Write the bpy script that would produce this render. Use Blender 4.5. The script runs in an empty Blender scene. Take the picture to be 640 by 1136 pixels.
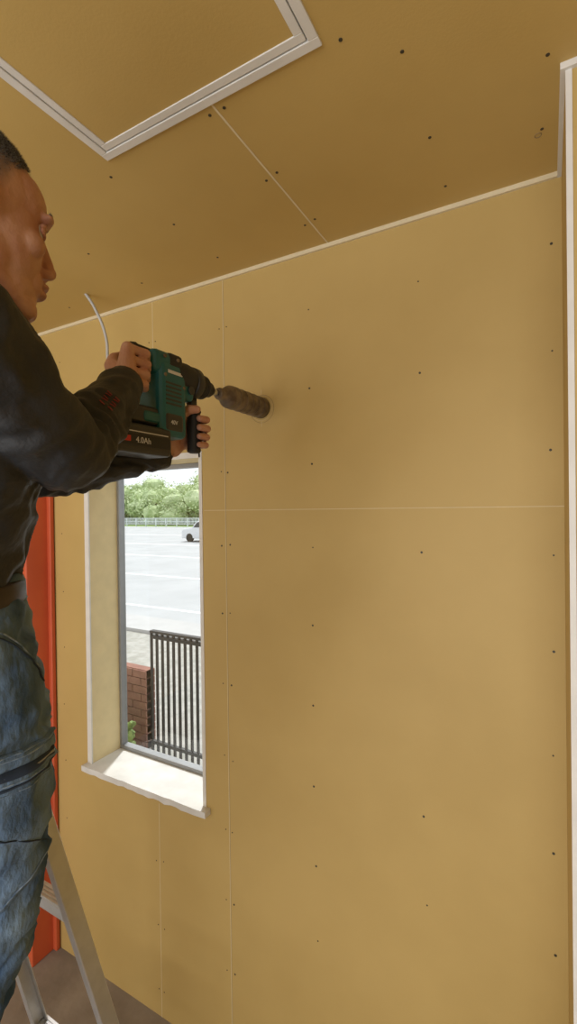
import bpy, bmesh, math, random
from mathutils import Vector, Matrix, noise, Euler
from mathutils.bvhtree import BVHTree
random.seed(7)
V=Vector
scene=bpy.context.scene
scene.view_settings.view_transform='Standard'
scene.view_settings.look='None'

# ------------------------------------------------------------ materials
def mat(name,col,rough=0.6,metal=0.0,col2=None,nscale=20,ndetail=4,bump=0.0,bscale=100,stretch=(1,1,1),lo=0.35,hi=0.65,spec=0.5):
    m=bpy.data.materials.new(name); m.use_nodes=True
    nt=m.node_tree; b=nt.nodes['Principled BSDF']
    b.inputs['Base Color'].default_value=(*col,1); b.inputs['Roughness'].default_value=rough
    b.inputs['Metallic'].default_value=metal
    b.inputs['Specular IOR Level'].default_value=spec
    tc=nt.nodes.new('ShaderNodeTexCoord'); mp=nt.nodes.new('ShaderNodeMapping')
    mp.inputs['Scale'].default_value=stretch
    nt.links.new(tc.outputs['Object'],mp.inputs['Vector'])
    if col2 is None: col2=tuple(c*0.93 for c in col)
    n=nt.nodes.new('ShaderNodeTexNoise'); n.inputs['Scale'].default_value=nscale; n.inputs['Detail'].default_value=ndetail
    nt.links.new(mp.outputs[0],n.inputs['Vector'])
    r=nt.nodes.new('ShaderNodeValToRGB')
    r.color_ramp.elements[0].position=lo; r.color_ramp.elements[1].position=hi
    r.color_ramp.elements[0].color=(*col,1); r.color_ramp.elements[1].color=(*col2,1)
    nt.links.new(n.outputs['Fac'],r.inputs[0]); nt.links.new(r.outputs[0],b.inputs['Base Color'])
    if bump>0:
        n2=nt.nodes.new('ShaderNodeTexNoise'); n2.inputs['Scale'].default_value=bscale; n2.inputs['Detail'].default_value=5
        nt.links.new(mp.outputs[0],n2.inputs['Vector'])
        bp=nt.nodes.new('ShaderNodeBump'); bp.inputs['Strength'].default_value=bump; bp.inputs['Distance'].default_value=0.01
        nt.links.new(n2.outputs['Fac'],bp.inputs['Height']); nt.links.new(bp.outputs[0],b.inputs['Normal'])
    return m

M_board=mat('yellow_plasterboard',(0.515,0.360,0.128),0.58,col2=(0.465,0.320,0.108),nscale=2.5,ndetail=9,bump=0.035,bscale=220,spec=0.38)
M_ceil=mat('yellow_plasterboard_ceiling',(0.54,0.375,0.128),0.58,col2=(0.485,0.33,0.106),nscale=2.2,ndetail=9,bump=0.035,bscale=200,spec=0.38)
M_seam=mat('board_joint',(0.64,0.52,0.30),0.8)
M_cream=mat('board_edge_cream',(0.70,0.60,0.40),0.7)
M_reveal=mat('reveal_board_daylit',(0.74,0.61,0.34),0.7)  # yellow board lightened to cream, window daylight put into the colour
M_white=mat('white_bead',(0.72,0.70,0.66),0.5)
M_sill=mat('sill_stone',(0.74,0.73,0.70),0.5,col2=(0.64,0.63,0.60),nscale=14)
M_alu=mat('aluminium',(0.62,0.63,0.64),0.38,0.75,nscale=40)
M_alugrey=mat('sash_grey',(0.30,0.30,0.30),0.45,0.5)
M_dark=mat('dark_gap',(0.03,0.028,0.02),0.8)
M_scuff=mat('scuffed_board',(0.26,0.19,0.09),0.8)
M_screw=mat('screw_black',(0.06,0.05,0.035),0.5,0.4)
M_floor=mat('concrete_floor',(0.33,0.29,0.26),0.85,col2=(0.22,0.19,0.17),nscale=7,ndetail=8,bump=0.15,bscale=40)
M_orange=mat('orange_paint',(0.60,0.11,0.04),0.5,col2=(0.53,0.09,0.035),nscale=6)
M_shirt=mat('black_shirt',(0.013,0.0135,0.015),0.6,col2=(0.018,0.019,0.021),nscale=12,bump=0.35,bscale=45,spec=0.45)
M_denim=mat('denim',(0.035,0.072,0.145),0.85,col2=(0.22,0.32,0.44),nscale=7,ndetail=12,bump=0.5,bscale=70,stretch=(1.3,1.3,0.6),lo=0.42,hi=0.70,spec=0.2)
M_denim_d=mat('denim_seam',(0.015,0.03,0.06),0.85,nscale=60)
M_stitch=mat('denim_worn_edge',(0.28,0.36,0.46),0.9,col2=(0.08,0.14,0.24),nscale=90)
M_belt=mat('belt_leather',(0.03,0.018,0.012),0.5)
M_skin=mat('skin_hand',(0.54,0.30,0.21),0.5,col2=(0.48,0.23,0.16),nscale=35,bump=0.15,bscale=160)
M_teal=mat('teal_plastic',(0.008,0.105,0.122),0.42,col2=(0.010,0.12,0.138))
M_rubber=mat('black_rubber',(0.018,0.018,0.018),0.6,bump=0.1,bscale=300)
M_black=mat('black_plastic',(0.03,0.03,0.03),0.4)
M_steel=mat('bit_steel',(0.25,0.20,0.15),0.45,0.6,col2=(0.11,0.085,0.065),nscale=40)
M_chrome=mat('shank_steel',(0.5,0.5,0.5),0.25,1.0)
M_label=mat('label_white',(0.65,0.65,0.65),0.5)
M_red=mat('red_plastic',(0.55,0.03,0.02),0.5)
M_cable=mat('grey_conduit',(0.48,0.48,0.47),0.6)
M_shoe=mat('work_shoe',(0.03,0.03,0.032),0.7)
M_eye=mat('eye_white',(0.55,0.50,0.46),0.25)
M_iris=mat('iris',(0.02,0.012,0.008),0.2)
M_hair=mat('hair',(0.05,0.046,0.043),0.6,col2=(0.26,0.25,0.24),nscale=400,spec=0.3,lo=.42,hi=.62)
M_asphalt=mat('asphalt',(0.46,0.465,0.47),0.9,col2=(0.41,0.415,0.42),nscale=0.8,ndetail=8)
M_line=mat('road_paint',(0.80,0.80,0.80),0.8)
M_walk=mat('sidewalk',(0.50,0.49,0.48),0.9,nscale=3)
M_soil=mat('garden_gravel',(0.44,0.42,0.38),0.9,col2=(0.32,0.31,0.27),nscale=9,ndetail=8)
M_leaf=mat('foliage',(0.34,0.44,0.20),0.85,col2=(0.66,0.74,0.46),nscale=.6,ndetail=10,spec=0.2)
M_leafn=mat('shrub_leaf',(0.10,0.17,0.04),0.7,col2=(0.3,0.4,0.12),nscale=20,ndetail=6)
M_trunk=mat('bark',(0.12,0.08,0.05),0.9)
M_brick=mat('brick_red',(0.34,0.16,0.115),0.9,col2=(0.26,0.12,0.09),nscale=12)
M_fence=mat('fence_dark',(0.035,0.03,0.028),0.5)
M_guard=mat('guard_rail_white',(0.75,0.8,0.8),0.5)
M_car=mat('car_paint',(0.75,0.76,0.78),0.25)
M_glassd=mat('car_glass',(0.05,0.055,0.06),0.1)
M_tyre=mat('tyre',(0.02,0.02,0.02),0.8)
M_hill=mat('hill_green',(0.22,0.32,0.10),0.9,col2=(0.30,0.42,0.16),nscale=0.1)

def head_mat():
    m=bpy.data.materials.new('head_skin'); m.use_nodes=True; nt=m.node_tree; b=nt.nodes['Principled BSDF']
    b.inputs['Roughness'].default_value=0.55
    a=nt.nodes.new('ShaderNodeAttribute'); a.attribute_name='hair'
    tc=nt.nodes.new('ShaderNodeTexCoord'); n=nt.nodes.new('ShaderNodeTexNoise'); n.inputs['Scale'].default_value=28; n.inputs['Detail'].default_value=7
    nt.links.new(tc.outputs['Object'],n.inputs['Vector'])
    r=nt.nodes.new('ShaderNodeValToRGB'); r.color_ramp.elements[0].position=0.35; r.color_ramp.elements[1].position=0.7
    r.color_ramp.elements[0].color=(0.50,0.27,0.18,1); r.color_ramp.elements[1].color=(0.41,0.185,0.12,1)
    nt.links.new(n.outputs['Fac'],r.inputs[0])
    mx=nt.nodes.new('ShaderNodeMixRGB'); mx.inputs[2].default_value=(0.075,0.07,0.066,1)
    nt.links.new(a.outputs['Fac'],mx.inputs[0]); nt.links.new(r.outputs[0],mx.inputs[1]); nt.links.new(mx.outputs[0],b.inputs['Base Color'])
    n2=nt.nodes.new('ShaderNodeTexNoise'); n2.inputs['Scale'].default_value=90; n2.inputs['Detail'].default_value=7
    nt.links.new(tc.outputs['Object'],n2.inputs['Vector'])
    bp=nt.nodes.new('ShaderNodeBump'); bp.inputs['Strength'].default_value=0.3; bp.inputs['Distance'].default_value=0.006
    nt.links.new(n2.outputs['Fac'],bp.inputs['Height']); nt.links.new(bp.outputs[0],b.inputs['Normal'])
    return m
M_head=head_mat()
def glass_mat():
    m=bpy.data.materials.new('window_glass'); m.use_nodes=True; nt=m.node_tree
    nt.nodes.clear(); o=nt.nodes.new('ShaderNodeOutputMaterial'); t=nt.nodes.new('ShaderNodeBsdfTransparent'); g=nt.nodes.new('ShaderNodeBsdfGlossy')
    g.inputs['Roughness'].default_value=0.02
    f=nt.nodes.new('ShaderNodeMixShader'); f.inputs[0].default_value=0.05
    t.inputs[0].default_value=(0.97,0.98,0.97,1)
    nt.links.new(t.outputs[0],f.inputs[1]); nt.links.new(g.outputs[0],f.inputs[2]); nt.links.new(f.outputs[0],o.inputs[0])
    return m
M_glass=glass_mat()

# ------------------------------------------------------------ helpers
def empty(name,loc):
    e=bpy.data.objects.new(name,None); e.location=loc; e.empty_display_size=0.1
    scene.collection.objects.link(e); return e
def link(name,me,parent=None):
    ob=bpy.data.objects.new(name,me); scene.collection.objects.link(ob)
    if parent is not None:
        ob.parent=parent; ob.location=-parent.location
    return ob
def finish(name,bm,mats,parent=None,smooth=False,bevel=0,bseg=2,recalc=True):
    if recalc: bmesh.ops.recalc_face_normals(bm,faces=bm.faces[:])
    me=bpy.data.meshes.new(name); bm.to_mesh(me); bm.free()
    if not isinstance(mats,(list,tuple)): mats=[mats]
    for m in mats: me.materials.append(m)
    ob=link(name,me,parent)
    if smooth:
        for p in me.polygons: p.use_smooth=True
    if bevel>0:
        md=ob.modifiers.new('bevel','BEVEL'); md.width=bevel; md.segments=bseg; md.limit_method='ANGLE'; md.angle_limit=math.radians(40)
    return ob
def box(bm,x0,x1,y0,y1,z0,z1,mi=0):
    vs=[bm.verts.new((x,y,z)) for x in (x0,x1) for y in (y0,y1) for z in (z0,z1)]
    for q in ((0,1,3,2),(4,6,7,5),(0,4,5,1),(2,3,7,6),(0,2,6,4),(1,5,7,3)):
        f=bm.faces.new([vs[i] for i in q]); f.material_index=mi
def frame(d):
    d=d.normalized(); up=V((0,0,1)) if abs(d.z)<0.95 else V((1,0,0))
    a=d.cross(up).normalized(); b=a.cross(d).normalized(); return a,b
def loft(bm,rings,mi=0,seg=24,smooth=True,caps=True):
    R=[]
    for c,a,b in rings:
        R.append([bm.verts.new(V(c)+V(a)*math.cos(2*math.pi*i/seg)+V(b)*math.sin(2*math.pi*i/seg)) for i in range(seg)])
    for r0,r1 in zip(R[:-1],R[1:]):
        for i in range(seg):
            f=bm.faces.new((r0[i],r0[(i+1)%seg],r1[(i+1)%seg],r1[i])); f.material_index=mi; f.smooth=smooth
    if caps:
        f=bm.faces.new(list(reversed(R[0]))); f.material_index=mi
        f=bm.faces.new(R[-1]); f.material_index=mi
def tube(bm,p0,p1,r0,r1=None,mi=0,seg=20):
    p0=V(p0);p1=V(p1); r1=r0 if r1 is None else r1
    a,b=frame(p1-p0); loft(bm,[(p0,a*r0,b*r0),(p1,a*r1,b*r1)],mi,seg)
def lathe_y(bm,x,z,prof,mi=0,seg=32):
    loft(bm,[(V((x,y,z)),V((r,0,0)),V((0,0,r))) for y,r in prof],mi,seg)
def ell(bm,c,r,mi=0,rot=None,sub=3):
    m=Matrix.Translation(V(c)) @ (rot.to_matrix().to_4x4() if rot else Matrix()) @ Matrix.Diagonal((r[0],r[1],r[2],1))
    res=bmesh.ops.create_icosphere(bm,subdivisions=sub,radius=1,matrix=m)
    fs=set(f for v in res['verts'] for f in v.link_faces)
    for f in fs: f.material_index=mi; f.smooth=True
def cap(bm,p0,p1,r0,r1,mi=0):
    tube(bm,p0,p1,r0,r1,mi,16)
    ell(bm,p0,(r0,)*3,mi,sub=2); ell(bm,p1,(r1,)*3,mi,sub=2)
def chain(bm,pts,mi=0):
    for (p,r),(q,s) in zip(pts[:-1],pts[1:]): cap(bm,p,q,r,s,mi)
def beam(bm,p0,p1,w,d,wdir,mi=0):
    p0=V(p0);p1=V(p1); ax=(p1-p0).normalized(); w_=V(wdir); w_=(w_-ax*w_.dot(ax)).normalized(); d_=ax.cross(w_).normalized()
    vs=[]
    for p in (p0,p1):
        for s,t in ((-1,-1),(1,-1),(1,1),(-1,1)):
            vs.append(bm.verts.new(p+w_*w*s/2+d_*d*t/2))
    for q in ((3,2,1,0),(4,5,6,7),(0,1,5,4),(1,2,6,5),(2,3,7,6),(3,0,4,7)):
        f=bm.faces.new([vs[i] for i in q]); f.material_index=mi
def remesh(ob,voxel,iters=6,fac=0.5,disp=None):
    md=ob.modifiers.new('r','REMESH'); md.mode='VOXEL'; md.voxel_size=voxel; md.use_smooth_shade=True
    sm=ob.modifiers.new('s','SMOOTH'); sm.factor=fac; sm.iterations=iters
    dg=bpy.context.evaluated_depsgraph_get(); dg.update()
    me=bpy.data.meshes.new_from_object(ob.evaluated_get(dg))
    mats=[m for m in ob.data.materials]
    ob.modifiers.clear(); ob.data=me
    me.materials.clear()
    for m in mats: me.materials.append(m)
    if disp:
        ns=[v.normal.copy() for v in me.vertices]
        for v,n in zip(me.vertices,ns): v.co+=n*disp(v.co)
    for p in me.polygons: p.use_smooth=True; p.material_index=0
    me.update(); return me

CZ=1.77       # camera height
WY=1.20       # main wall plane
CH=2.505      # ceiling
# ------------------------------------------------------------ ROOM
WX0,WX1,WZ0,WZ1=-1.548,-0.991,0.80,1.95   # window opening
RX=0.031; RY=0.915
bm=bmesh.new()
box(bm,-3.2,WX0,WY,WY+0.16,0,CH)
box(bm,WX1,RX+0.2,WY,WY+0.16,0,CH)
box(bm,WX0,WX1,WY,WY+0.16,0,WZ0-0.012)
box(bm,WX0,WX1,WY,WY+0.16,WZ1,CH)
finish('wall_front',bm,M_board)
bm=bmesh.new(); box(bm,RX,1.6,RY,WY-0.0005,0,CH); finish('wall_return',bm,M_board)
bm=bmesh.new(); box(bm,1.6,1.75,-2.6,WY+0.16,0,CH); finish('wall_right',bm,M_board)
bm=bmesh.new(); box(bm,-3.35,-3.2,-2.6,WY+0.16,0,CH); finish('wall_left',bm,M_board)
bm=bmesh.new()
box(bm,-3.2,-2.9,-2.6,-2.5,0,CH); box(bm,1.3,1.6,-2.6,-2.5,0,CH); box(bm,-2.9,1.3,-2.6,-2.5,2.35,CH); box(bm,-2.9,1.3,-2.6,-2.5,0,.75)  # last box: low wall added to keep light off the lower front wall
finish('wall_back',bm,M_board)
bm=bmesh.new(); box(bm,-3.35,1.75,-2.6,WY+0.16,-0.12,0); finish('floor',bm,M_floor)
# ceiling with an inspection-hatch hole
HX0,HX1,HY0,HY1=-0.798,-0.307,0.189,0.680
bm=bmesh.new()
box(bm,-3.35,1.75,HY1,WY+0.16,CH,CH+0.15)
box(bm,-3.35,1.75,-2.6,HY0,CH,CH+0.15)
box(bm,-3.35,HX0,HY0,HY1,CH,CH+0.15)
box(bm,HX1,1.75,HY0,HY1,CH,CH+0.15)
finish('ceiling',bm,M_ceil)
# hatch
hat=empty('ceiling_inspection_hatch',(-0.5525,0.4345,CH))
bm=bmesh.new(); box(bm,HX0+0.03,HX1-0.03,HY0+0.03,HY1-0.03,CH-0.001,CH+0.012); finish('hatch_panel',bm,M_ceil,hat)
def rect_frame(bm,x0,x1,y0,y1,w,z0,z1,mi=0):
    box(bm,x0,x1,y0,y0+w,z0,z1,mi); box(bm,x0,x1,y1-w,y1,z0,z1,mi)
    box(bm,x0,x0+w,y0+w,y1-w,z0,z1,mi); box(bm,x1-w,x1,y0+w,y1-w,z0,z1,mi)
bm=bmesh.new(); rect_frame(bm,HX0-0.001,HX1+0.001,HY0-0.001,HY1+0.001,0.0165,CH-0.004,CH+0.02)
finish('outer_frame',bm,M_white,hat,bevel=0.001)
bm=bmesh.new(); rect_frame(bm,HX0+0.0180,HX1-0.0180,HY0+0.0180,HY1-0.0180,0.0145,CH-0.003,CH+0.02)
finish('inner_frame',bm,M_white,hat,bevel=0.001)
bm=bmesh.new(); box(bm,HX0,HX1,HY0,HY1,CH+0.013,CH+0.03); finish('hatch_backing',bm,M_dark,hat)

# ceiling edge beads and seams
bm=bmesh.new()
box(bm,-3.2,RX-.008,WY-0.007,WY,CH-0.011,CH,0)
finish('trim_1',bm,M_cream)
bm=bmesh.new()
box(bm,RX-0.008,RX,RY,WY,CH-0.011,CH,0)
box(bm,RX-0.008,1.6,RY-0.008,RY,CH-0.011,CH,0)
finish('trim_2',bm,M_white)
bm=bmesh.new()
box(bm,RX-0.0005,RX+0.009,RY-0.002,RY-0.0001,0,CH-0.011,0)
finish('trim_3',bm,M_white)
bm=bmesh.new()
SX=-0.893; S2=-1.195
for x,w,z0,z1 in ((SX,0.0024,0,CH-0.011),(S2,0.0024,0,WZ0-0.05),(S2,0.0024,WZ1+0.02,CH-0.011)):
    box(bm,x-w/2,x+w/2,WY-0.0006,WY+0.001,z0,z1)
box(bm,WX1+0.012,RX,WY-0.0006,WY+0.001,1.7685,1.7705)
finish('trim_4',bm,M_seam)
bm=bmesh.new()
box(bm,-0.5295,-0.5255,HY1+.001,WY-0.007,CH-0.0008,CH+0.001); finish('trim_5',bm,M_cream)
bm=bmesh.new()
box(bm,SX+0.0013,SX+0.0022,WY-0.0004,WY+0.001,0,CH-0.011)
finish('trim_6',bm,M_scuff)

# screws
bm=bmesh.new()
def wscrew(x,z,r=0.0028):
    x+=random.uniform(-.004,.004); z+=random.uniform(-.008,.008)
    tube(bm,(x,WY-0.0008,z),(x,WY+0.001,z),r,r,0,10)
for x in (SX+0.014,SX-0.016,-0.59,-0.28,0.008):
    k=0.075
    while k<CH-0.03:
        if x in (-0.59,-0.28) and random.random()<0.15: k+=0.227; continue
        if not(abs(x+0.754)<0.05): wscrew(x,k,0.0030 if random.random()<.4 else 0.0020)
        k+=0.227
for x in (S2-0.014,S2+0.014,-1.70):
    k=0.09
    while k<CH-0.03:
        if (x<-1.6) or not(WZ0-0.05<k<WZ1+0.03): wscrew(x,k,0.0022)
        k+=0.227
def cscrew(x,y,r=0.0032): tube(bm,(x,y,CH-0.0008),(x,y,CH+0.001),r,r,0,10)
for x,y in ((-.279,.69),(-.2,.757),(-.2,.958),(-.2,1.12),(-.005,1.046),(.005,.88),(-.545,.70),(-.512,.70),(-.545,.90),(-.512,.89),(-.545,1.09),(-.512,1.08),(-.835,.918),(-.835,.72),(-.835,1.1),(-1.14,.9),(-1.14,.7),(-1.14,1.1),(-.005,.7),(-.2,.5),(-.2,.3),(-1.5,.9),(-1.5,1.1)):
    cscrew(x,y)
finish('drywall_screws',bm,M_screw)
def torus(bm,c,R,r,axis,mi=0,seg=40,k=6):
    a,b=frame(V(axis)); ax=V(axis).normalized(); rings=[]
    for i in range(seg):
        t=2*math.pi*i/seg; d=a*math.cos(t)+b*math.sin(t)
        rings.append([bm.verts.new(V(c)+d*(R+r*math.cos(2*math.pi*j/k))+ax*r*math.sin(2*math.pi*j/k)) for j in range(k)])
    for i in range(seg):
        for j in range(k):
            f=bm.faces.new((rings[i][j],rings[(i+1)%seg][j],rings[(i+1)%seg][(j+1)%k],rings[i][(j+1)%k])); f.material_index=mi; f.smooth=True

DX=-0.754; A=2.076
bm=bmesh.new()
torus(bm,(DX+.002,WY-0.0002,A-.003),0.0415,0.0005,(0,1,0),1)
torus(bm,(DX,WY-0.0002,A),0.0375,0.0005,(0,1,0),0)
box(bm,DX-0.0008,DX+0.0008,WY-0.0006,WY,A-0.056,A-0.040,0); box(bm,DX-0.0008,DX+0.0008,WY-0.0006,WY,A+0.040,A+0.055,0)
torus(bm,(-.012,1.06,CH-.0003),0.006,0.0008,(0,0,1),1)
finish('bored_hole_marking',bm,[M_seam,M_scuff])

# window
win=empty('window_1',((WX0+WX1)/2,WY+0.08,(WZ0+WZ1)/2))
bm=bmesh.new()
box(bm,WX0,WX0+0.006,WY,WY+0.147,WZ0,WZ1-0.006); box(bm,WX1-0.006,WX1,WY,WY+0.147,WZ0,WZ1-0.006); box(bm,WX0,WX1,WY,WY+0.147,WZ1-0.006,WZ1)
finish('reveal_lining',bm,M_reveal,win)
bm=bmesh.new()
box(bm,WX0-0.016,WX0+0.007,WY-0.002,WY+0.004,WZ0,WZ1+0.014); box(bm,WX1-0.007,WX1+0.006,WY-0.002,WY+0.004,WZ0,WZ1+0.014); box(bm,WX0,WX1,WY-0.002,WY+0.004,WZ1-0.007,WZ1+0.012)
finish('corner_beads',bm,M_white,win)
bm=bmesh.new()
fy0,fy1=WY+0.135,WY+0.165
for a in ((WX0+.006,WX0+.018,fy0,fy1,WZ0,WZ1-.006),(WX1-.018,WX1-.006,fy0,fy1,WZ0,WZ1-.006),(WX0+.018,WX1-.018,fy0,fy1,WZ0,WZ0+.016),(WX0+.018,WX1-.018,fy0,fy1,WZ1-.022,WZ1-.006)): box(bm,*a)
finish('sash_frame',bm,M_alugrey,win,bevel=0.001)
bm=bmesh.new(); box(bm,WX0+.017,WX1-.017,WY+.148,WY+.152,WZ0+.015,WZ1-.021); finish('glass_pane',bm,M_glass,win)
bm=bmesh.new()
n=24
def sill_front(x): return WY-0.028+noise.noise(V((x*22,0,0)))*.004
xs=[WX0-0.02+(WX1+0.022-WX0+0.02)*i/n for i in range(n+1)]
for i in range(n):
    x0,x1=xs[i],xs[i+1]; vs=[]
    zb0=WZ0-.02+noise.noise(V((x0*25,3,0)))*.007; zb1=WZ0-.02+noise.noise(V((x1*25,3,0)))*.007
    for x,zb in ((x0,zb0),(x1,zb1)):
        y=sill_front(x); vs+= [bm.verts.new((x,y,WZ0+.001)),bm.verts.new((x,y,zb)),bm.verts.new((x,WY-.0005,zb)),bm.verts.new((x,WY-.0005,WZ0+.001))]
    for q in ((0,4,5,1),(1,5,6,2),(3,7,4,0)): bm.faces.new([vs[k] for k in q])
    if i==0: bm.faces.new(vs[:4])
    if i==n-1: bm.faces.new(vs[4:])
bmesh.ops.remove_doubles(bm,verts=bm.verts[:],dist=1e-5)
box(bm,WX0,WX1,WY-0.0005,WY+0.14,WZ0-0.012,WZ0+0.001)
finish('sill_board',bm,M_sill,win)

# orange post at the left end of the wall
bm=bmesh.new()
box(bm,-1.86,-1.765,1.09,1.185,0.0,1.93)
box(bm,-1.90,-1.745,1.178,1.196,0.0,1.93)
finish('orange_steel_post',bm,M_orange,bevel=0.004)

# hanging conduit
cu=bpy.data.curves.new('ceiling_cable','CURVE'); cu.dimensions='3D'; cu.bevel_depth=0.0048; cu.bevel_resolution=3; cu.resolution_u=12
sp=cu.splines.new('BEZIER'); pts=[(-1.365,1.06,2.512),(-1.332,1.07,2.46),(-1.300,1.09,2.36),(-1.292,1.09,2.27)]
sp.bezier_points.add(len(pts)-1)
for p,c in zip(sp.bezier_points,pts): p.co=c; p.handle_left_type=p.handle_right_type='AUTO'
tmp=bpy.data.objects.new('tmpc',cu); scene.collection.objects.link(tmp)
dg=bpy.context.evaluated_depsgraph_get(); dg.update()
me=bpy.data.meshes.new_from_object(tmp.evaluated_get(dg)); bpy.data.objects.remove(tmp)
me.materials.clear(); me.materials.append(M_cable)
cab=empty('ceiling_cable',(-1.32,1.07,2.4)); link('conduit',me,cab)
bm=bmesh.new(); tube(bm,(-1.292,1.09,2.272),(-1.291,1.09,2.250),0.0068,0.0058); tube(bm,(-1.291,1.09,2.250),(-1.285,1.09,2.11),0.0035,0.0035)
finish('red_end_cap',bm,M_red,cab,smooth=True)

# ------------------------------------------------------------ STEP LADDER
lad=empty('step_ladder',(-1.09,0.5,0))
AY,AZ=0.565,1.19
bm=bmesh.new()
XT={-1:(-1.255),1:(-.922)}; XB={-1:(-1.30),1:(-.888)}
def rx(s,z): t=z/AZ; return XB[s]+(XT[s]-XB[s])*t
def rail(s_,yb):
    p0=V((XT[s_],AY+(0.02 if yb>AY else -0.02),AZ)); p1=V((XB[s_],yb,0.02))
    s=-s_
    beam(bm,p0,p1,0.003,0.034,(1,0,0))
    d=(p1-p0).normalized(); n=V((1,0,0)).cross(d).normalized()
    for k in (-1,1):
        o=n*0.0165*k+V((s*0.009,0,0)); beam(bm,p0+o,p1+o,0.020,0.003,(1,0,0))
for s_ in (-1,1):
    rail(s_,0.885); rail(s_,0.13)
for zz,yb,s in ((0.10,.885,1),(0.31,.885,1),(0.905,.885,1),(.30,.13,-1),(.60,.13,-1),(.90,.13,-1)):
    y=AY+(yb-AY)*(1-zz/AZ)+s*0.02
    w=0.055 if s<0 else 0.03
    a,b=rx(-1,zz)+.002,rx(1,zz)-.002
    box(bm,a,b,y-w/2,y+w/2,zz-0.006,zz)
    box(bm,a,b,y-w/2,y-w/2+0.003,zz-0.03,zz-0.006); box(bm,a,b,y+w/2-0.003,y+w/2,zz-0.03,zz-0.006)
    for k in range(3):
        yy=y-w/2+w*(k+1)/4; box(bm,a,b,yy-0.002,yy+0.002,zz,zz+0.0015)
box(bm,XT[-1]-.004,XT[1]+.004,AY-0.032,AY+0.05,AZ-0.004,AZ+0.008)
finish('rails_and_steps',bm,M_alu,lad,bevel=0.0008,bseg=1)
bm=bmesh.new()
for x in (XB[-1],XB[1]):
    for y in (0.885,0.13): box(bm,x-.014,x+.014,y-.024,y+.024,0,0.05)
finish('rubber_feet',bm,M_rubber,lad,bevel=0.004)

# ------------------------------------------------------------ ROTARY HAMMER DRILL
dr=empty('hammer_drill',(DX,0.8,A))
bm=bmesh.new()
def bbox(x0,x1,y0,y1,z0,z1,r,mi):
    b2=bmesh.new(); box(b2,x0,x1,y0,y1,z0,z1,mi)
    bmesh.ops.recalc_face_normals(b2,faces=b2.faces[:])
    bmesh.ops.bevel(b2,geom=b2.edges[:]+b2.verts[:],offset=r,segments=3,profile=0.5,affect='EDGES')
    for f in b2.faces: f.material_index=mi; f.smooth=False
    m_=bpy.data.meshes.new('t'); b2.to_mesh(m_); b2.free(); bm.from_mesh(m_); bpy.data.meshes.remove(m_)
# 0 teal 1 rubber 2 black 3 steel 4 chrome 5 label 6 red
bbox(DX-.036,DX+.036,.742,.828,A-.145,A+.020,.014,0)
bbox(DX-.033,DX+.033,.728,.812,A-.010,A+.042,.014,0)
bbox(DX-.0345,DX+.0345,.770,.818,A+.004,A+.0425,.010,1)
bbox(DX-.038,DX+.038,.752,.815,A-.135,A-.090,.010,2)
lathe_y(bm,DX,A+.002,[(.795,.030),(.805,.037),(.85,.0385),(.872,.035),(.885,.030),(.893,.0295)],1)
bbox(DX-.030,DX+.030,.80,.862,A-.052,A+.0,.012,0)
lathe_y(bm,DX,A,[(.893,.027),(.90,.029),(.922,.0285),(.930,.024),(.932,.020),(.948,.019),(.960,.012)],1)
for k in range(5): lathe_y(bm,DX,A,[(.899+k*.005,.0295),(.9013+k*.005,.0295)],2)
for k in range(6):
    box(bm,DX+.0355,DX+.0368,.758,.806,A-.075+k*.009,A-.071+k*.009,2)
for y,z in ((.757,A+.028),(.797,A+.028),(.757,A-.012),(.815,A-.03)):
    tube(bm,(DX+.030,y,z),(DX+.0372,y,z),.004,.004,3,10)
box(bm,DX+.0355,DX+.0366,.765,.81,A-.006,A+.001,5)
tube(bm,(DX+.030,.845,A-.028),(DX+.034,.845,A-.028),.010,.010,2,20)
# rear D handle
bbox(DX-.017,DX+.017,.684,.745,A+.022,A+.042,.008,1)
chain(bm,[((DX,.70,A+.030),.0175),((DX,.694,A-.02),.0165),((DX,.688,A-.08),.0175)],1)
bbox(DX-.027,DX+.027,.655,.80,A-.125,A-.085,.010,2)
bbox(DX-.030,DX+.030,.70,.80,A-.12,A-.095,.008,0)
box(bm,DX-.005,DX+.005,.708,.718,A-.01,A+.02,6)
# battery
bbox(DX-.038,DX+.038,.622,.775,A-.190,A-.128,.010,2)
bbox(DX-.0395,DX+.0395,.630,.768,A-.176,A-.150,.004,1)
box(bm,DX+.0385,DX+.0402,.640,.655,A-.168,A-.157,6)
box(bm,DX+.0378,DX+.0388,.635,.76,A-.1475,A-.1455,5)
# side grip with clamp
lathe_y(bm,DX,A,[(.868,.036),(.872,.039),(.888,.039),(.892,.036)],2)
tube(bm,(DX,.880,A-.036),(DX,.886,A-.062),.014,.011,2)
gp=[(A-.062,.0165),(A-.066,.019),(A-.072,.0160),(A-.11,.0165),(A-.146,.0158),(A-.156,.0162),(A-.160,.017),(A-.164,.016),(A-.167,.010)]
loft(bm,[(V((DX,.889,z)),V((r,0,0)),V((0,r,0))) for z,r in gp],1)
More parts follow.
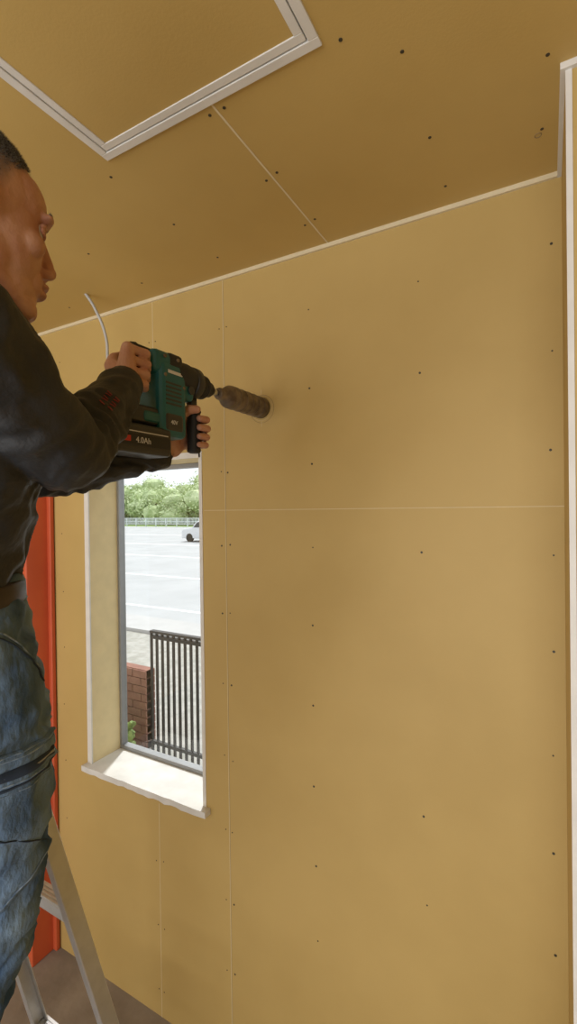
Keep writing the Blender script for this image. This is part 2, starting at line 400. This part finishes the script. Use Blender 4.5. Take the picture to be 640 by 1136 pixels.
# bit: shank, arbor, core saw
lathe_y(bm,DX,A,[(.955,.0075),(.995,.0075)],4)
lathe_y(bm,DX,A,[(.985,.013),(.992,.016),(1.008,.016),(1.012,.020),(1.022,.025),(1.030,.030),(1.036,.031)],3)
lathe_y(bm,DX,A,[(1.036,.031),(1.04,.0305),(1.185,.0305),(1.1985,.0315)],3)
for k in range(5): lathe_y(bm,DX,A,[(1.05+k*.03,.0315),(1.055+k*.03,.0315)],3)
d_ob=finish('drill_body',bm,[M_teal,M_rubber,M_black,M_steel,M_chrome,M_label,M_red],dr)
def text_on(s,size,loc,parent,name,m):
    c=bpy.data.curves.new('t','FONT'); c.body=s; c.size=size; c.extrude=0.0004
    o=bpy.data.objects.new('t',c); scene.collection.objects.link(o)
    dg=bpy.context.evaluated_depsgraph_get(); dg.update()
    me=bpy.data.meshes.new_from_object(o.evaluated_get(dg)); bpy.data.objects.remove(o)
    me.transform(Matrix(((0,0,1,loc[0]),(1,0,0,loc[1]),(0,1,0,loc[2]),(0,0,0,1))))
    me.materials.clear(); me.materials.append(m); return link(name,me,parent)
text_on('4.0Ah',0.017,(DX+.0401,.668,A-.169),dr,'battery_label',M_label)
text_on('40V',0.013,(DX+.0382,.770,A-.117),dr,'voltage_label',M_label)

# ------------------------------------------------------------ MAN
man=empty('man',(-0.85,0.36,0.6))
def Z(z): return CZ+z
def fold(amp,s,st=(1,1,1)):
    def f(co):
        p=V((co.x*s*st[0],co.y*s*st[1],co.z*s*st[2]))
        n=noise.noise(p+V((1,2,3))*noise.noise(p*.5)); n2=noise.noise(p*2.3+V((5,3,1)))
        return amp*((0.5-abs(n)*2)*0.9+0.4*n2)
    return f
fd=V((.25,.97,0)).normalized(); sd=V((fd.y,-fd.x,0))  # forward, right side
bm=bmesh.new()
rings=[(-.825,.372,1.650,.146,.100),(-.820,.370,1.68,.148,.104),(-.795,.366,1.74,.149,.112),(-.762,.350,1.81,.162,.118),(-.732,.33,1.89,.172,.120),(-.712,.313,1.95,.165,.108),(-.70,.302,1.995,.115,.085),(-.685,.298,2.03,.070,.070),(-.675,.298,2.06,.066,.066)]
loft(bm,[(V((x,y,z)),sd*a,fd*b) for x,y,z,a,b in rings])
RS,RE,RW=V((-.545,.262,1.965)),V((-.605,.437,1.852)),V((-.706,.628,2.006))
chain(bm,[(V((-.62,.28,1.97)),.075),(RS,.068),(RS.lerp(RE,.5)+V((0,0,-.004)),.062),(RE,.053)])
chain(bm,[(RE,.053),(RE.lerp(RW,.3),.053),(RE.lerp(RW,.65),.046),(RW,.035)])
LS,LE,LW=V((-.865,.345,1.965)),V((-.905,.60,1.845)),V((-.812,.828,1.905))
chain(bm,[(V((-.78,.325,1.97)),.075),(LS,.068),(LS.lerp(LE,.5),.060),(LE,.050),(LE.lerp(LW,.4),.048),(LW,.034)])
sh=finish('shirt',bm,M_shirt,man)
base_fold=fold(.009,13,(1,1,1.3))
def shirt_disp(co):
    d=base_fold(co)
    # cross creases gathered around the elbows and along the sleeves
    for S,E,W in ((RS,RE,RW),(LS,LE,LW)):
        for P,Q in ((S,E),(E,W)):
            ax=Q-P; L=ax.length; t=(co-P).dot(ax)/(L*L)
            if -.15<t<1.1:
                q=P+ax*t; rr=(co-q).length
                if rr<.085:
                    dist=min((co-E).length,.16)/.16
                    amp=.0045*(1-.6*dist)
                    ph=t*L*150+4*noise.noise(co*9)
                    d+=amp*math.sin(ph)*max(0,noise.noise(co*11+V((3,1,2)))+.35)
    return d
remesh(sh,.0042,9,.5,shirt_disp)
# cuffs
bm=bmesh.new()
for W,E in ((RW,RE),(LW,LE)):
    d=(W-E).normalized(); a,b=frame(d)
    loft(bm,[(W-d*.03,a*.0375,b*.0375),(W-d*.025,a*.039,b*.039),(W+d*.016,a*.036,b*.036),(W+d*.018,a*.033,b*.033)])
finish('cuffs',bm,M_shirt,man,smooth=True)
bm=bmesh.new()
shb=BVHTree.FromObject(sh,bpy.context.evaluated_depsgraph_get())
dax=(RW-RE).normalized(); toc=(V((0,0,CZ))-RW).normalized(); cr=dax.cross(toc).normalized()
for k in range(5):
    for j in range(2):
        p=RE.lerp(RW,.70+.035*k)+cr*(0.006-0.014*j)
        h=shb.ray_cast(p+toc*.15,-toc)
        if h[0]:
            q=h[0]+h[1]*.0012
            beam(bm,q-cr*.005,q+cr*.004+dax*(.003 if k%2 else -.002),.0018,.001,dax)
finish('sleeve_embroidery',bm,mat('thread_red',(0.25,0.03,0.03),.7),man)

# jeans
bm=bmesh.new()
jr=[(-.825,.395,1.50,.15,.102),(-.825,.388,1.56,.160,.110),(-.825,.378,1.62,.155,.107),(-.825,.372,1.672,.150,.105)]
loft(bm,[(V((x,y,z)),sd*a,fd*b) for x,y,z,a,b in jr])
LEG=[(1.66,-.80,.375),(1.57,-.755,.378),(1.46,-.758,.398),(1.30,-.788,.430),(1.15,-.822,.456),(1.03,-.838,.448),(.93,-.858,.405),(.76,-.915,.325),(.69,-.93,.30)]
LR=[None,.084,.090,.081,.066,.062,.060,.050,.053]
chain(bm,[(V((x,y,z)),r) for (z,x,y),r in zip(LEG[1:],LR[1:])])
chain(bm,[(V((-.895,.395,1.57)),.084),(V((-.91,.412,1.46)),.090),(V((-.95,.435,1.30)),.081),(V((-1.0,.455,1.15)),.066),(V((-1.035,.395,.96)),.061),(V((-1.075,.318,.76)),.050),(V((-1.09,.30,.69)),.053)])
je=finish('jeans',bm,M_denim,man)
remesh(je,.0045,8,.5,fold(.010,12,(1,1,1.9)))
jb=BVHTree.FromObject(je,bpy.context.evaluated_depsgraph_get())
def axis(z):
    for (z0,x0,y0),(z1,x1,y1) in zip(LEG[:-1],LEG[1:]):
        if z1<=z<=z0:
            t=(z0-z)/(z0-z1); return V((x0+(x1-x0)*t,y0+(y1-y0)*t,z))
    return V((LEG[0][1],LEG[0][2],z))
def surf(bvh,ax,ang,off):
    d=V((math.cos(math.radians(ang)),math.sin(math.radians(ang)),0))
    h=bvh.ray_cast(ax+d*.35,-d)
    return (h[0]+d*off) if h[0] else ax+d*.1
def patch(bm,bvh,fz,a0,a1,na,nz,th,mi=0):
    outer=[];inner=[]
    for i in range(na+1):
        u=i/na; ang=a0+(a1-a0)*u; zt,zb=fz(u); ro=[];ri=[]
        for j in range(nz+1):
            z=zt+(zb-zt)*j/nz; ax=axis(z)
            ro.append(bm.verts.new(surf(bvh,ax,ang,th))); ri.append(bm.verts.new(surf(bvh,ax,ang,-.003)))
        outer.append(ro); inner.append(ri)
    def q(a,b,c,d):
        f=bm.faces.new((a,b,c,d)); f.material_index=mi; f.smooth=True
    for i in range(na):
        for j in range(nz):
            q(outer[i][j],outer[i+1][j],outer[i+1][j+1],outer[i][j+1])
        q(inner[i][0],inner[i+1][0],outer[i+1][0],outer[i][0]); q(outer[i][nz],outer[i+1][nz],inner[i+1][nz],inner[i][nz])
    for j in range(nz):
        q(inner[0][j],outer[0][j],outer[0][j+1],inner[0][j+1]); q(outer[na][j],inner[na][j],inner[na][j+1],outer[na][j+1])
bm=bmesh.new()
patch(bm,jb,lambda u:(1.395,1.20-.10*(1-u)),-75,44,40,18,.004,0)      # cargo pocket
patch(bm,jb,lambda u:(1.425,1.375),-78,46,40,6,.008,0)             # flap
patch(bm,jb,lambda u:(1.401,1.385),-66,36,40,1,.0100,1)            # zip tape
patch(bm,jb,lambda u:(1.3940,1.3910),-66,36,40,1,.0112,3)          # zip teeth
for z,t in ((1.424,.0088),(1.418,.0088),(1.379,.0088),(1.362,.0048)):
    patch(bm,jb,lambda u:(z,z-.0018),-77,45,40,1,t,2)
patch(bm,jb,lambda u:(1.374,1.370),-78,46,40,1,.0075,1)
patch(bm,jb,lambda u:(1.21-.10*(1-u),1.2065-.10*(1-u)),-75,44,30,1,.0052,2)
patch(bm,jb,lambda u:(1.335-.12*u,1.332-.12*u),-70,40,30,1,.0052,1)
patch(bm,jb,lambda u:(1.615-.10*(u**2),1.6125-.10*(u**2)),-25,46,24,1,.0025,2)
patch(bm,jb,lambda u:(1.607-.10*(u**2),1.605-.10*(u**2)),-25,46,24,1,.0025,1)
patch(bm,jb,lambda u:(1.60,.75),-62,-60,1,80,.002,1)     # side seam
patch(bm,jb,lambda u:(1.60,.75),-59,-58,1,80,.002,2)
finish('cargo_pocket',bm,[M_denim,M_denim_d,M_stitch,M_alugrey],man)
# belt
bm=bmesh.new()
bc=(-.825,.3735)
loft(bm,[(V((*bc,1.632)),sd*.1535,fd*.1085),(V((*bc,1.636)),sd*.1565,fd*.1115),(V((*bc,1.662)),sd*.1555,fd*.1105),(V((*bc,1.666)),sd*.152,fd*.107)],0,48)
finish('belt',bm,M_belt,man)
# shoes
for k,(x,y) in enumerate(((-.940,.30),(-1.10,.30))):
    bm=bmesh.new(); z0=.6017
    ell(bm,(x,y-.02,z0+.05),(.036,.05,.045)); ell(bm,(x,y+.06,z0+.04),(.038,.075,.036)); ell(bm,(x,y+.13,z0+.032),(.040,.055,.029))
    cap(bm,(x,y,z0+.06),(x,y,z0+.12),.042,.046)
    o=finish('shoe_%d'%(k+1),bm,M_shoe,man); remesh(o,.004,4)
    for v in o.data.vertices:
        if v.co.z<z0+.004: v.co.z=z0+.0
# hands
def hand(name,wr,pin,H,zs,sgn,fwd,thumb):
    bm=bmesh.new()
    rad=[.0092,.0095,.0090,.0080]; ln=[1,1.04,1.0,.92]
    cap(bm,pin,wr,.029,.026)
    mcps=[]
    for i,z in enumerate(zs):
        P=[V((H[0]+dx*(1 if j==0 else ln[i]),H[1]+dy*(1 if j==0 else ln[i]),z-(0,.003,.005,.006)[j])) for j,(dx,dy) in enumerate(fwd)]
        r=rad[i]; mcps.append(P[0])
        chain(bm,[(P[0],r*1.2),(P[0].lerp(P[1],.5),r*.97),(P[1],r*1.08),(P[1].lerp(P[2],.5),r*.93),(P[2],r*1.0),(P[3],r*.86)])
        chain(bm,[(wr.lerp(P[0],.15)+V((0,0,(zs[0]-z)*-.25)),.021),(wr.lerp(P[0],.6),.0165),(P[0],.0125)])
    for a,b in zip(mcps[:-1],mcps[1:]): cap(bm,a,b,.0105,.0105)
    T=[V((H[0]+dx,H[1]+dy,z)) for dx,dy,z in thumb]
    chain(bm,[(wr.lerp(T[0],.4),.019),(T[0],.0165),(T[1],.0125),(T[2],.0115),(T[3],.0095)])
    o=finish(name,bm,M_skin,man); remesh(o,.0017,2,.5)
    return o
zsR=[2.096,2.0745,2.0535,2.034]
hand('right_hand',V((-.722,.652,2.030)),RW-(RW-RE).normalized()*.01,(DX,.694),zsR,1,[(.024,-.030),(.033,.010),(.012,.031),(-.012,.024)],
     [(-.012,-.036,2.062),(-.029,-.018,2.085),(-.030,.006,2.096),(-.020,.026,2.098)])
zsL=[A-.080,A-.1015,A-.1225,A-.142]
hand('left_hand',V((-.797,.852,1.935)),LW-(LW-LE).normalized()*.01,(DX,.889),zsL,-1,[(-.031,.012),(-.010,.034),(.024,.020),(.0265,-.010)],
     [(-.022,-.030,A-.100),(-.006,-.036,A-.078),(.014,-.032,A-.068),(.026,-.018,A-.066)])
# head
HC=V((-.638,.322,Z(.379)))
Rm=Matrix.Translation(HC)@Matrix.Rotation(math.radians(-11),4,'Z')@Matrix.Rotation(math.radians(-4),4,'X')
bm=bmesh.new()
ell(bm,(0,-.012,.026),(.075,.096,.086)); ell(bm,(0,.034,-.020),(.060,.057,.088)); ell(bm,(0,.040,.03),(.060,.053,.052))
ell(bm,(0,.040,-.078),(.045,.046,.034)); ell(bm,(0,.074,-.100),(.019,.017,.015)); ell(bm,(0,.062,-.095),(.032,.025,.018))
for s in (-1,1):
    ell(bm,(s*.042,.008,-.052),(.020,.036,.036)); ell(bm,(s*.038,.060,-.026),(.021,.022,.020))
    ell(bm,(s*.026,.082,.017),(.026,.011,.008)); ell(bm,(s*.011,.096,-.041),(.0075,.010,.007))
    cap(bm,(s*.044,.01,-.072),(s*.015,.072,-.102),.015,.014)
    for t in range(12):
        a=math.radians(-70+t*26); b_=math.radians(-70+(t+1)*26)
        pa=V((s*.080,-.012-.015*math.cos(a),-.006+.027*math.sin(a))); pb=V((s*.080,-.012-.015*math.cos(b_),-.006+.027*math.sin(b_)))
        cap(bm,pa,pb,.0038,.0038)
    ell(bm,(s*.075,-.010,-.006),(.006,.014,.024)); ell(bm,(s*.077,-.004,-.034),(.0045,.0065,.008)); ell(bm,(s*.075,.006,-.008),(.005,.005,.009))
cap(bm,(0,.086,.010),(0,.101,-.026),.0078,.0098); ell(bm,(0,.103,-.033),(.0115,.011,.0095)); cap(bm,(0,.092,-.044),(0,.095,-.036),.006,.006)
ell(bm,(0,.071,-.062),(.032,.024,.026)); ell(bm,(0,.0945,-.0600),(.019,.009,.0054)); ell(bm,(0,.0925,-.0710),(.017,.009,.0058))
ell(bm,(0,.077,-.086),(.022,.011,.010))
tube(bm,(0,-.022,-.03),(-.01,-.045,-.16),.054,.060)
ell(bm,(0,.025,-.115),(.03,.03,.03))
hd=finish('head',bm,M_head,man)
me=remesh(hd,.0021,5,.5)
def interp(x,tab):
    if x<=tab[0][0]: return tab[0][1]
    for (a,b),(c,d) in zip(tab[:-1],tab[1:]):
        if x<=c: return b+(d-b)*(x-a)/(c-a)
    return tab[-1][1]
tab=[(-.11,-.075),(-.05,-.06),(-.025,-.01),(.01,-.002),(.022,.010),(.035,.034),(.05,.055),(.07,.070),(.1,.076)]
at=me.attributes.new('hair','FLOAT','POINT')
hv=[]
for i,v in enumerate(me.vertices):
    h=v.co.z-interp(v.co.y,tab)+noise.noise(v.co*60)*.006
    w=max(0,min(1,h/.030))
    top=max(0,min(1,(v.co.z-.030)/.035))
    w=w*(0.66+0.30*top)
    if abs(v.co.x)>.0765: w=0
    at.data[i].value=w
    for s in (-1,1):
        d=(v.co-V((s*.031,.090,.000))).length
        if d<.017 and v.co.y>.05: v.co.y-=.006*(1-(d/.017)**2)
    if abs(v.co.x)<.021 and v.co.y>.085 and abs(v.co.z+.0655)<.0022: v.co.y-=.003
    if w>.40: hv.append((v.co.copy(),v.normal.copy(),w))
me.transform(Rm)
bm=bmesh.new()
for s in (-1,1):
    c=Rm@V((s*.031,.0720,-.001)); ell(bm,c,(.0115,)*3,0)
    c2=Rm@V((s*.031,.0798,-.0015)); ell(bm,c2,(.005,.0045,.005),1)
finish('eyes',bm,[M_eye,M_iris],man,smooth=True)
bm=bmesh.new()
def arc(s,r,z0,z1,rad):
    pts=[]
    for k in range(9):
        t=k/8; x=.031+(t-.5)*.026; up=math.sin(math.pi*t)
        pts.append((Rm@V((s*x,.0705+.0115*math.sqrt(max(.02,1-((x-.031)/.0145)**2)),z0+z1*up)),rad))
    chain(bm,pts)
for s in (-1,1):
    arc(s,0,-.001,.0045,.0028); arc(s,0,-.003,-.0035,.0024); arc(s,0,.003,.0065,.0035)
finish('eyelids',bm,M_head,man,smooth=True)
bm=bmesh.new()
def strand(p,d,r,L):
    a,b=frame(d); q=[bm.verts.new(p+a*r),bm.verts.new(p-a*.5*r+b*.87*r),bm.verts.new(p-a*.5*r-b*.87*r)]; t=bm.verts.new(p+d*L)
    for i in range(3): bm.faces.new((q[i],q[(i+1)%3],t))
R3=Rm.to_3x3()
for k in range(26000):
    p,n,w=random.choice(hv)
    tt=max(0,min(1,(p.z-.040)/.045))
    L=.0016+.0075*tt
    if tt<.2 and random.random()<.3: continue
    d=(n*.6+V((random.uniform(-.3,.3),random.uniform(-.1,.9),random.uniform(-.3,.1)))).normalized()
    strand(Rm@(p+V((random.uniform(-.001,.001),random.uniform(-.001,.001),0))-n*.001),R3@d,.00045,L)
for s in (-1,1):
    for k in range(260):
        u=random.random(); x=.012+.036*u
        p=V((s*x,.0935-.022*max(0,u-.3)**1.5,.0185+.004*math.sin(u*3)+random.uniform(-.0025,.0025)))
        strand(Rm@p,R3@V((s*.8,.15,.3)).normalized(),.0004,.005)
finish('hair',bm,M_hair,man,recalc=False)

# ------------------------------------------------------------ EXTERIOR
GZ=-0.5
bm=bmesh.new(); box(bm,-160,60,WY+.17,6.3,GZ-.3,GZ,0); finish('ground_garden',bm,M_soil)
bm=bmesh.new(); box(bm,-160,60,6.3,7.15,GZ-.3,GZ+.06,0); finish('sidewalk',bm,M_walk)
bm=bmesh.new(); box(bm,-160,60,7.15,49.8,GZ-.3,GZ,0)
for y,w in ((8.1,.13),(12.1,.16),(17.5,.22),(23.6,.3),(33,.3)): box(bm,-160,60,y-w/2,y+w/2,GZ,GZ+.003,1)
finish('road',bm,[M_asphalt,M_line])
bm=bmesh.new(); box(bm,-220,80,49.8,140,GZ-.3,GZ,0); finish('ground_far',bm,M_hill)
bm=bmesh.new()
for z in (.35,.7,1.2): box(bm,-110,20,50.3,50.4,GZ+z-.04,GZ+z+.04)
x=-110
while x<20: box(bm,x-.05,x+.05,50.25,50.45,GZ+.001,GZ+1.25); x+=2
x=-90
while x<-20: box(bm,x-.03,x+.03,50.33,50.37,GZ+.35,GZ+1.2); x+=.22
finish('guard_fence',bm,M_guard)
# trees: trunks, inner mass and leaf blades
random.seed(3)
verts=[];faces=[];mids=[]
def leafquad(c,nrm,s,mi):
    a,b=frame(nrm); t=random.uniform(0,6.28); a,b=a*math.cos(t)+b*math.sin(t),b*math.cos(t)-a*math.sin(t)
    i=len(verts); verts.extend([c+a*s,c+b*s*.6,c-a*s,c-b*s*.6]); faces.append((i,i+1,i+2,i+3)); mids.append(mi)
bm=bmesh.new()
for k in range(250):
    x=random.uniform(-100,-22); y=random.uniform(56,72); s=random.uniform(1.2,2.4); z=GZ+random.uniform(.8,4.0+((y-56)/16)*5.0)
    c=V((x,y,z)); m=Matrix.Translation(c)@Matrix.Diagonal((s*1.0,s*.85,s*.7,1))
    res=bmesh.ops.create_icosphere(bm,subdivisions=2,radius=1,matrix=m)
    for v in res['verts']:
        d=(v.co-c); v.co+=d.normalized()*(noise.noise(v.co*1.3)*.7)
    if k%6==0: tube(bm,(x,y,GZ),(x,y,z),.25,.15,1,8)
    for j in range(330):
        d=V((random.gauss(0,1),random.gauss(0,1),random.gauss(0,1))).normalized()
        rr=random.uniform(.85,1.25)+noise.noise(d*2+c)*.3
        leafquad(c+V((d.x*s*1.15,d.y*s,d.z*s*.85))*rr,(d+V((random.uniform(-.7,.7),random.uniform(-.7,.7),random.uniform(-.4,.9)))).normalized(),random.uniform(.14,.30),0)
mt=bpy.data.meshes.new('t'); bm.to_mesh(mt); bm.free()
off=len(verts); verts.extend([v.co.copy() for v in mt.vertices])
for p in mt.polygons: faces.append(tuple(off+i for i in p.vertices)); mids.append(p.material_index)
me=bpy.data.meshes.new('tree_row'); me.from_pydata([tuple(v) for v in verts],[],faces)
me.materials.append(M_leaf); me.materials.append(M_trunk)
me.polygons.foreach_set('material_index',mids); me.update(); link('tree_row',me)
# garden fence
bm=bmesh.new()
FX=-3.25
for z in (GZ+.12,.60): box(bm,FX,3.5,3.18,3.21,z-.015,z+.015)
box(bm,FX,3.5,3.17,3.22,.64,.66)
x=FX
while x<3.5:
    box(bm,x-.009,x+.009,3.185,3.205,GZ+.001,.65); x+=.068
finish('railing_fence',bm,M_fence)
bm=bmesh.new()
for r in range(10):
    z=GZ+r*.075; x=-6.0-(.11 if r%2 else 0)
    while x<-3.42:
        box(bm,max(x,-6.1),min(x+.205,-3.36),3.22,3.34,z,z+.067); x+=.215
box(bm,-6.05,-3.36,3.235,3.325,GZ,.25)
finish('brick_garden_wall',bm,M_brick)
bm=bmesh.new()
for k in range(22):
    x=random.uniform(-4.3,-3.1); y=random.uniform(2.45,2.8); z=GZ+random.uniform(.1,.42); s=random.uniform(.08,.13)
    m=Matrix.Translation((x,y,z))@Matrix.Diagonal((s,s,s,1))
    res=bmesh.ops.create_icosphere(bm,subdivisions=4,radius=1,matrix=m)
    for v in res['verts']:
        d=(v.co-V((x,y,z))); v.co+=d*(noise.noise(v.co*24)*1.3)
    tube(bm,(x,y,GZ),(x,y,z),.012,.008,0,6)
finish('shrub',bm,M_leafn)
# car on the road
car=empty('car',(-21.5,27,GZ))
cx,cy=-23.5,26.2
prof=[(0,.25),(0,.75),(.12,.92),(.95,1.02),(1.45,1.50),(2.3,1.58),(3.6,1.54),(4.05,1.05),(4.15,.9),(4.15,.25)]
bm=bmesh.new()
a=[bm.verts.new((cx+px,cy,GZ+pz)) for px,pz in prof]; b=[bm.verts.new((cx+px,cy+1.65,GZ+pz)) for px,pz in prof]
n=len(prof)
bm.faces.new(a); bm.faces.new(list(reversed(b)))
for i in range(n): bm.faces.new((a[i],b[i],b[(i+1)%n],a[(i+1)%n]))
finish('car_shell',bm,M_car,car,bevel=.06,bseg=3)
bm=bmesh.new()
for yy in (cy-.012,cy+1.65-.0):
    for poly in ([(1.12,1.05),(1.5,1.42),(2.2,1.48),(2.2,1.05)],[(2.3,1.05),(2.3,1.48),(3.5,1.44),(3.85,1.05)]):
        f0=[bm.verts.new((cx+px,yy,GZ+pz)) for px,pz in poly]; f1=[bm.verts.new((cx+px,yy+.012,GZ+pz)) for px,pz in poly]
        bm.faces.new(f0); bm.faces.new(list(reversed(f1)))
        for i in range(4): bm.faces.new((f0[i],f1[i],f1[(i+1)%4],f0[(i+1)%4]))
w0=[bm.verts.new(c) for c in ((cx+.97,cy+.15,GZ+1.07),(cx+.97,cy+1.5,GZ+1.07),(cx+1.40,cy+1.4,GZ+1.48),(cx+1.40,cy+.25,GZ+1.48))]; bm.faces.new(w0)
finish('car_windows',bm,M_glassd,car)
bm=bmesh.new()
for px in (.75,3.3):
    for yy in (cy-.02,cy+1.47): tube(bm,(cx+px,yy,GZ+.305),(cx+px,yy+.2,GZ+.305),.3,.3,0,24)
finish('car_wheels',bm,M_tyre,car)

# ------------------------------------------------------------ LIGHT
w=bpy.data.worlds.new('World'); scene.world=w; w.use_nodes=True
bg=w.node_tree.nodes['Background']; bg.inputs[0].default_value=(0.91,0.95,1.0,1); bg.inputs[1].default_value=1.3
s=bpy.data.lights.new('sun','SUN'); s.energy=3.5; s.angle=math.radians(3); so=bpy.data.objects.new('sun',s); scene.collection.objects.link(so)
so.rotation_euler=(V((.25,-.55,-1.0))).to_track_quat('-Z','Y').to_euler()
def area(name,loc,tgt,sx,sy,e,col=(1,.985,.96)):
    l=bpy.data.lights.new(name,'AREA'); l.shape='RECTANGLE'; l.size=sx; l.size_y=sy; l.energy=e; l.color=col
    o=bpy.data.objects.new(name,l); scene.collection.objects.link(o); o.location=loc
    o.rotation_euler=(V(tgt)-V(loc)).to_track_quat('-Z','Y').to_euler(); return o
area('shopfront_daylight',(-.8,-2.4,1.6),(-.9,1.2,1.85),3.8,1.4,56)
area('floor_bounce_fill',(-1.1,-1.1,.25),(-1.0,0.2,2.5),2.8,1.6,30)  # added fill out of view, stands in for floor bounce onto the ceiling

# ------------------------------------------------------------ CAMERA
th=math.radians(29.0); p=math.radians(.33); ro=math.radians(.7)
F=V((-math.sin(th)*math.cos(p),math.cos(th)*math.cos(p),-math.sin(p)))
R=V((math.cos(th),math.sin(th),0)); U=R.cross(F)
R2=R*math.cos(ro)-U*math.sin(ro); U2=U*math.cos(ro)+R*math.sin(ro)
cam=bpy.data.cameras.new('camera'); cam.lens=36*520/1136; cam.sensor_width=36; cam.clip_start=.02; cam.clip_end=500
co=bpy.data.objects.new('camera',cam); scene.collection.objects.link(co)
m=Matrix((R2,U2,-F)).transposed().to_4x4(); m.translation=V((0,0,CZ)); co.matrix_world=m
scene.camera=co
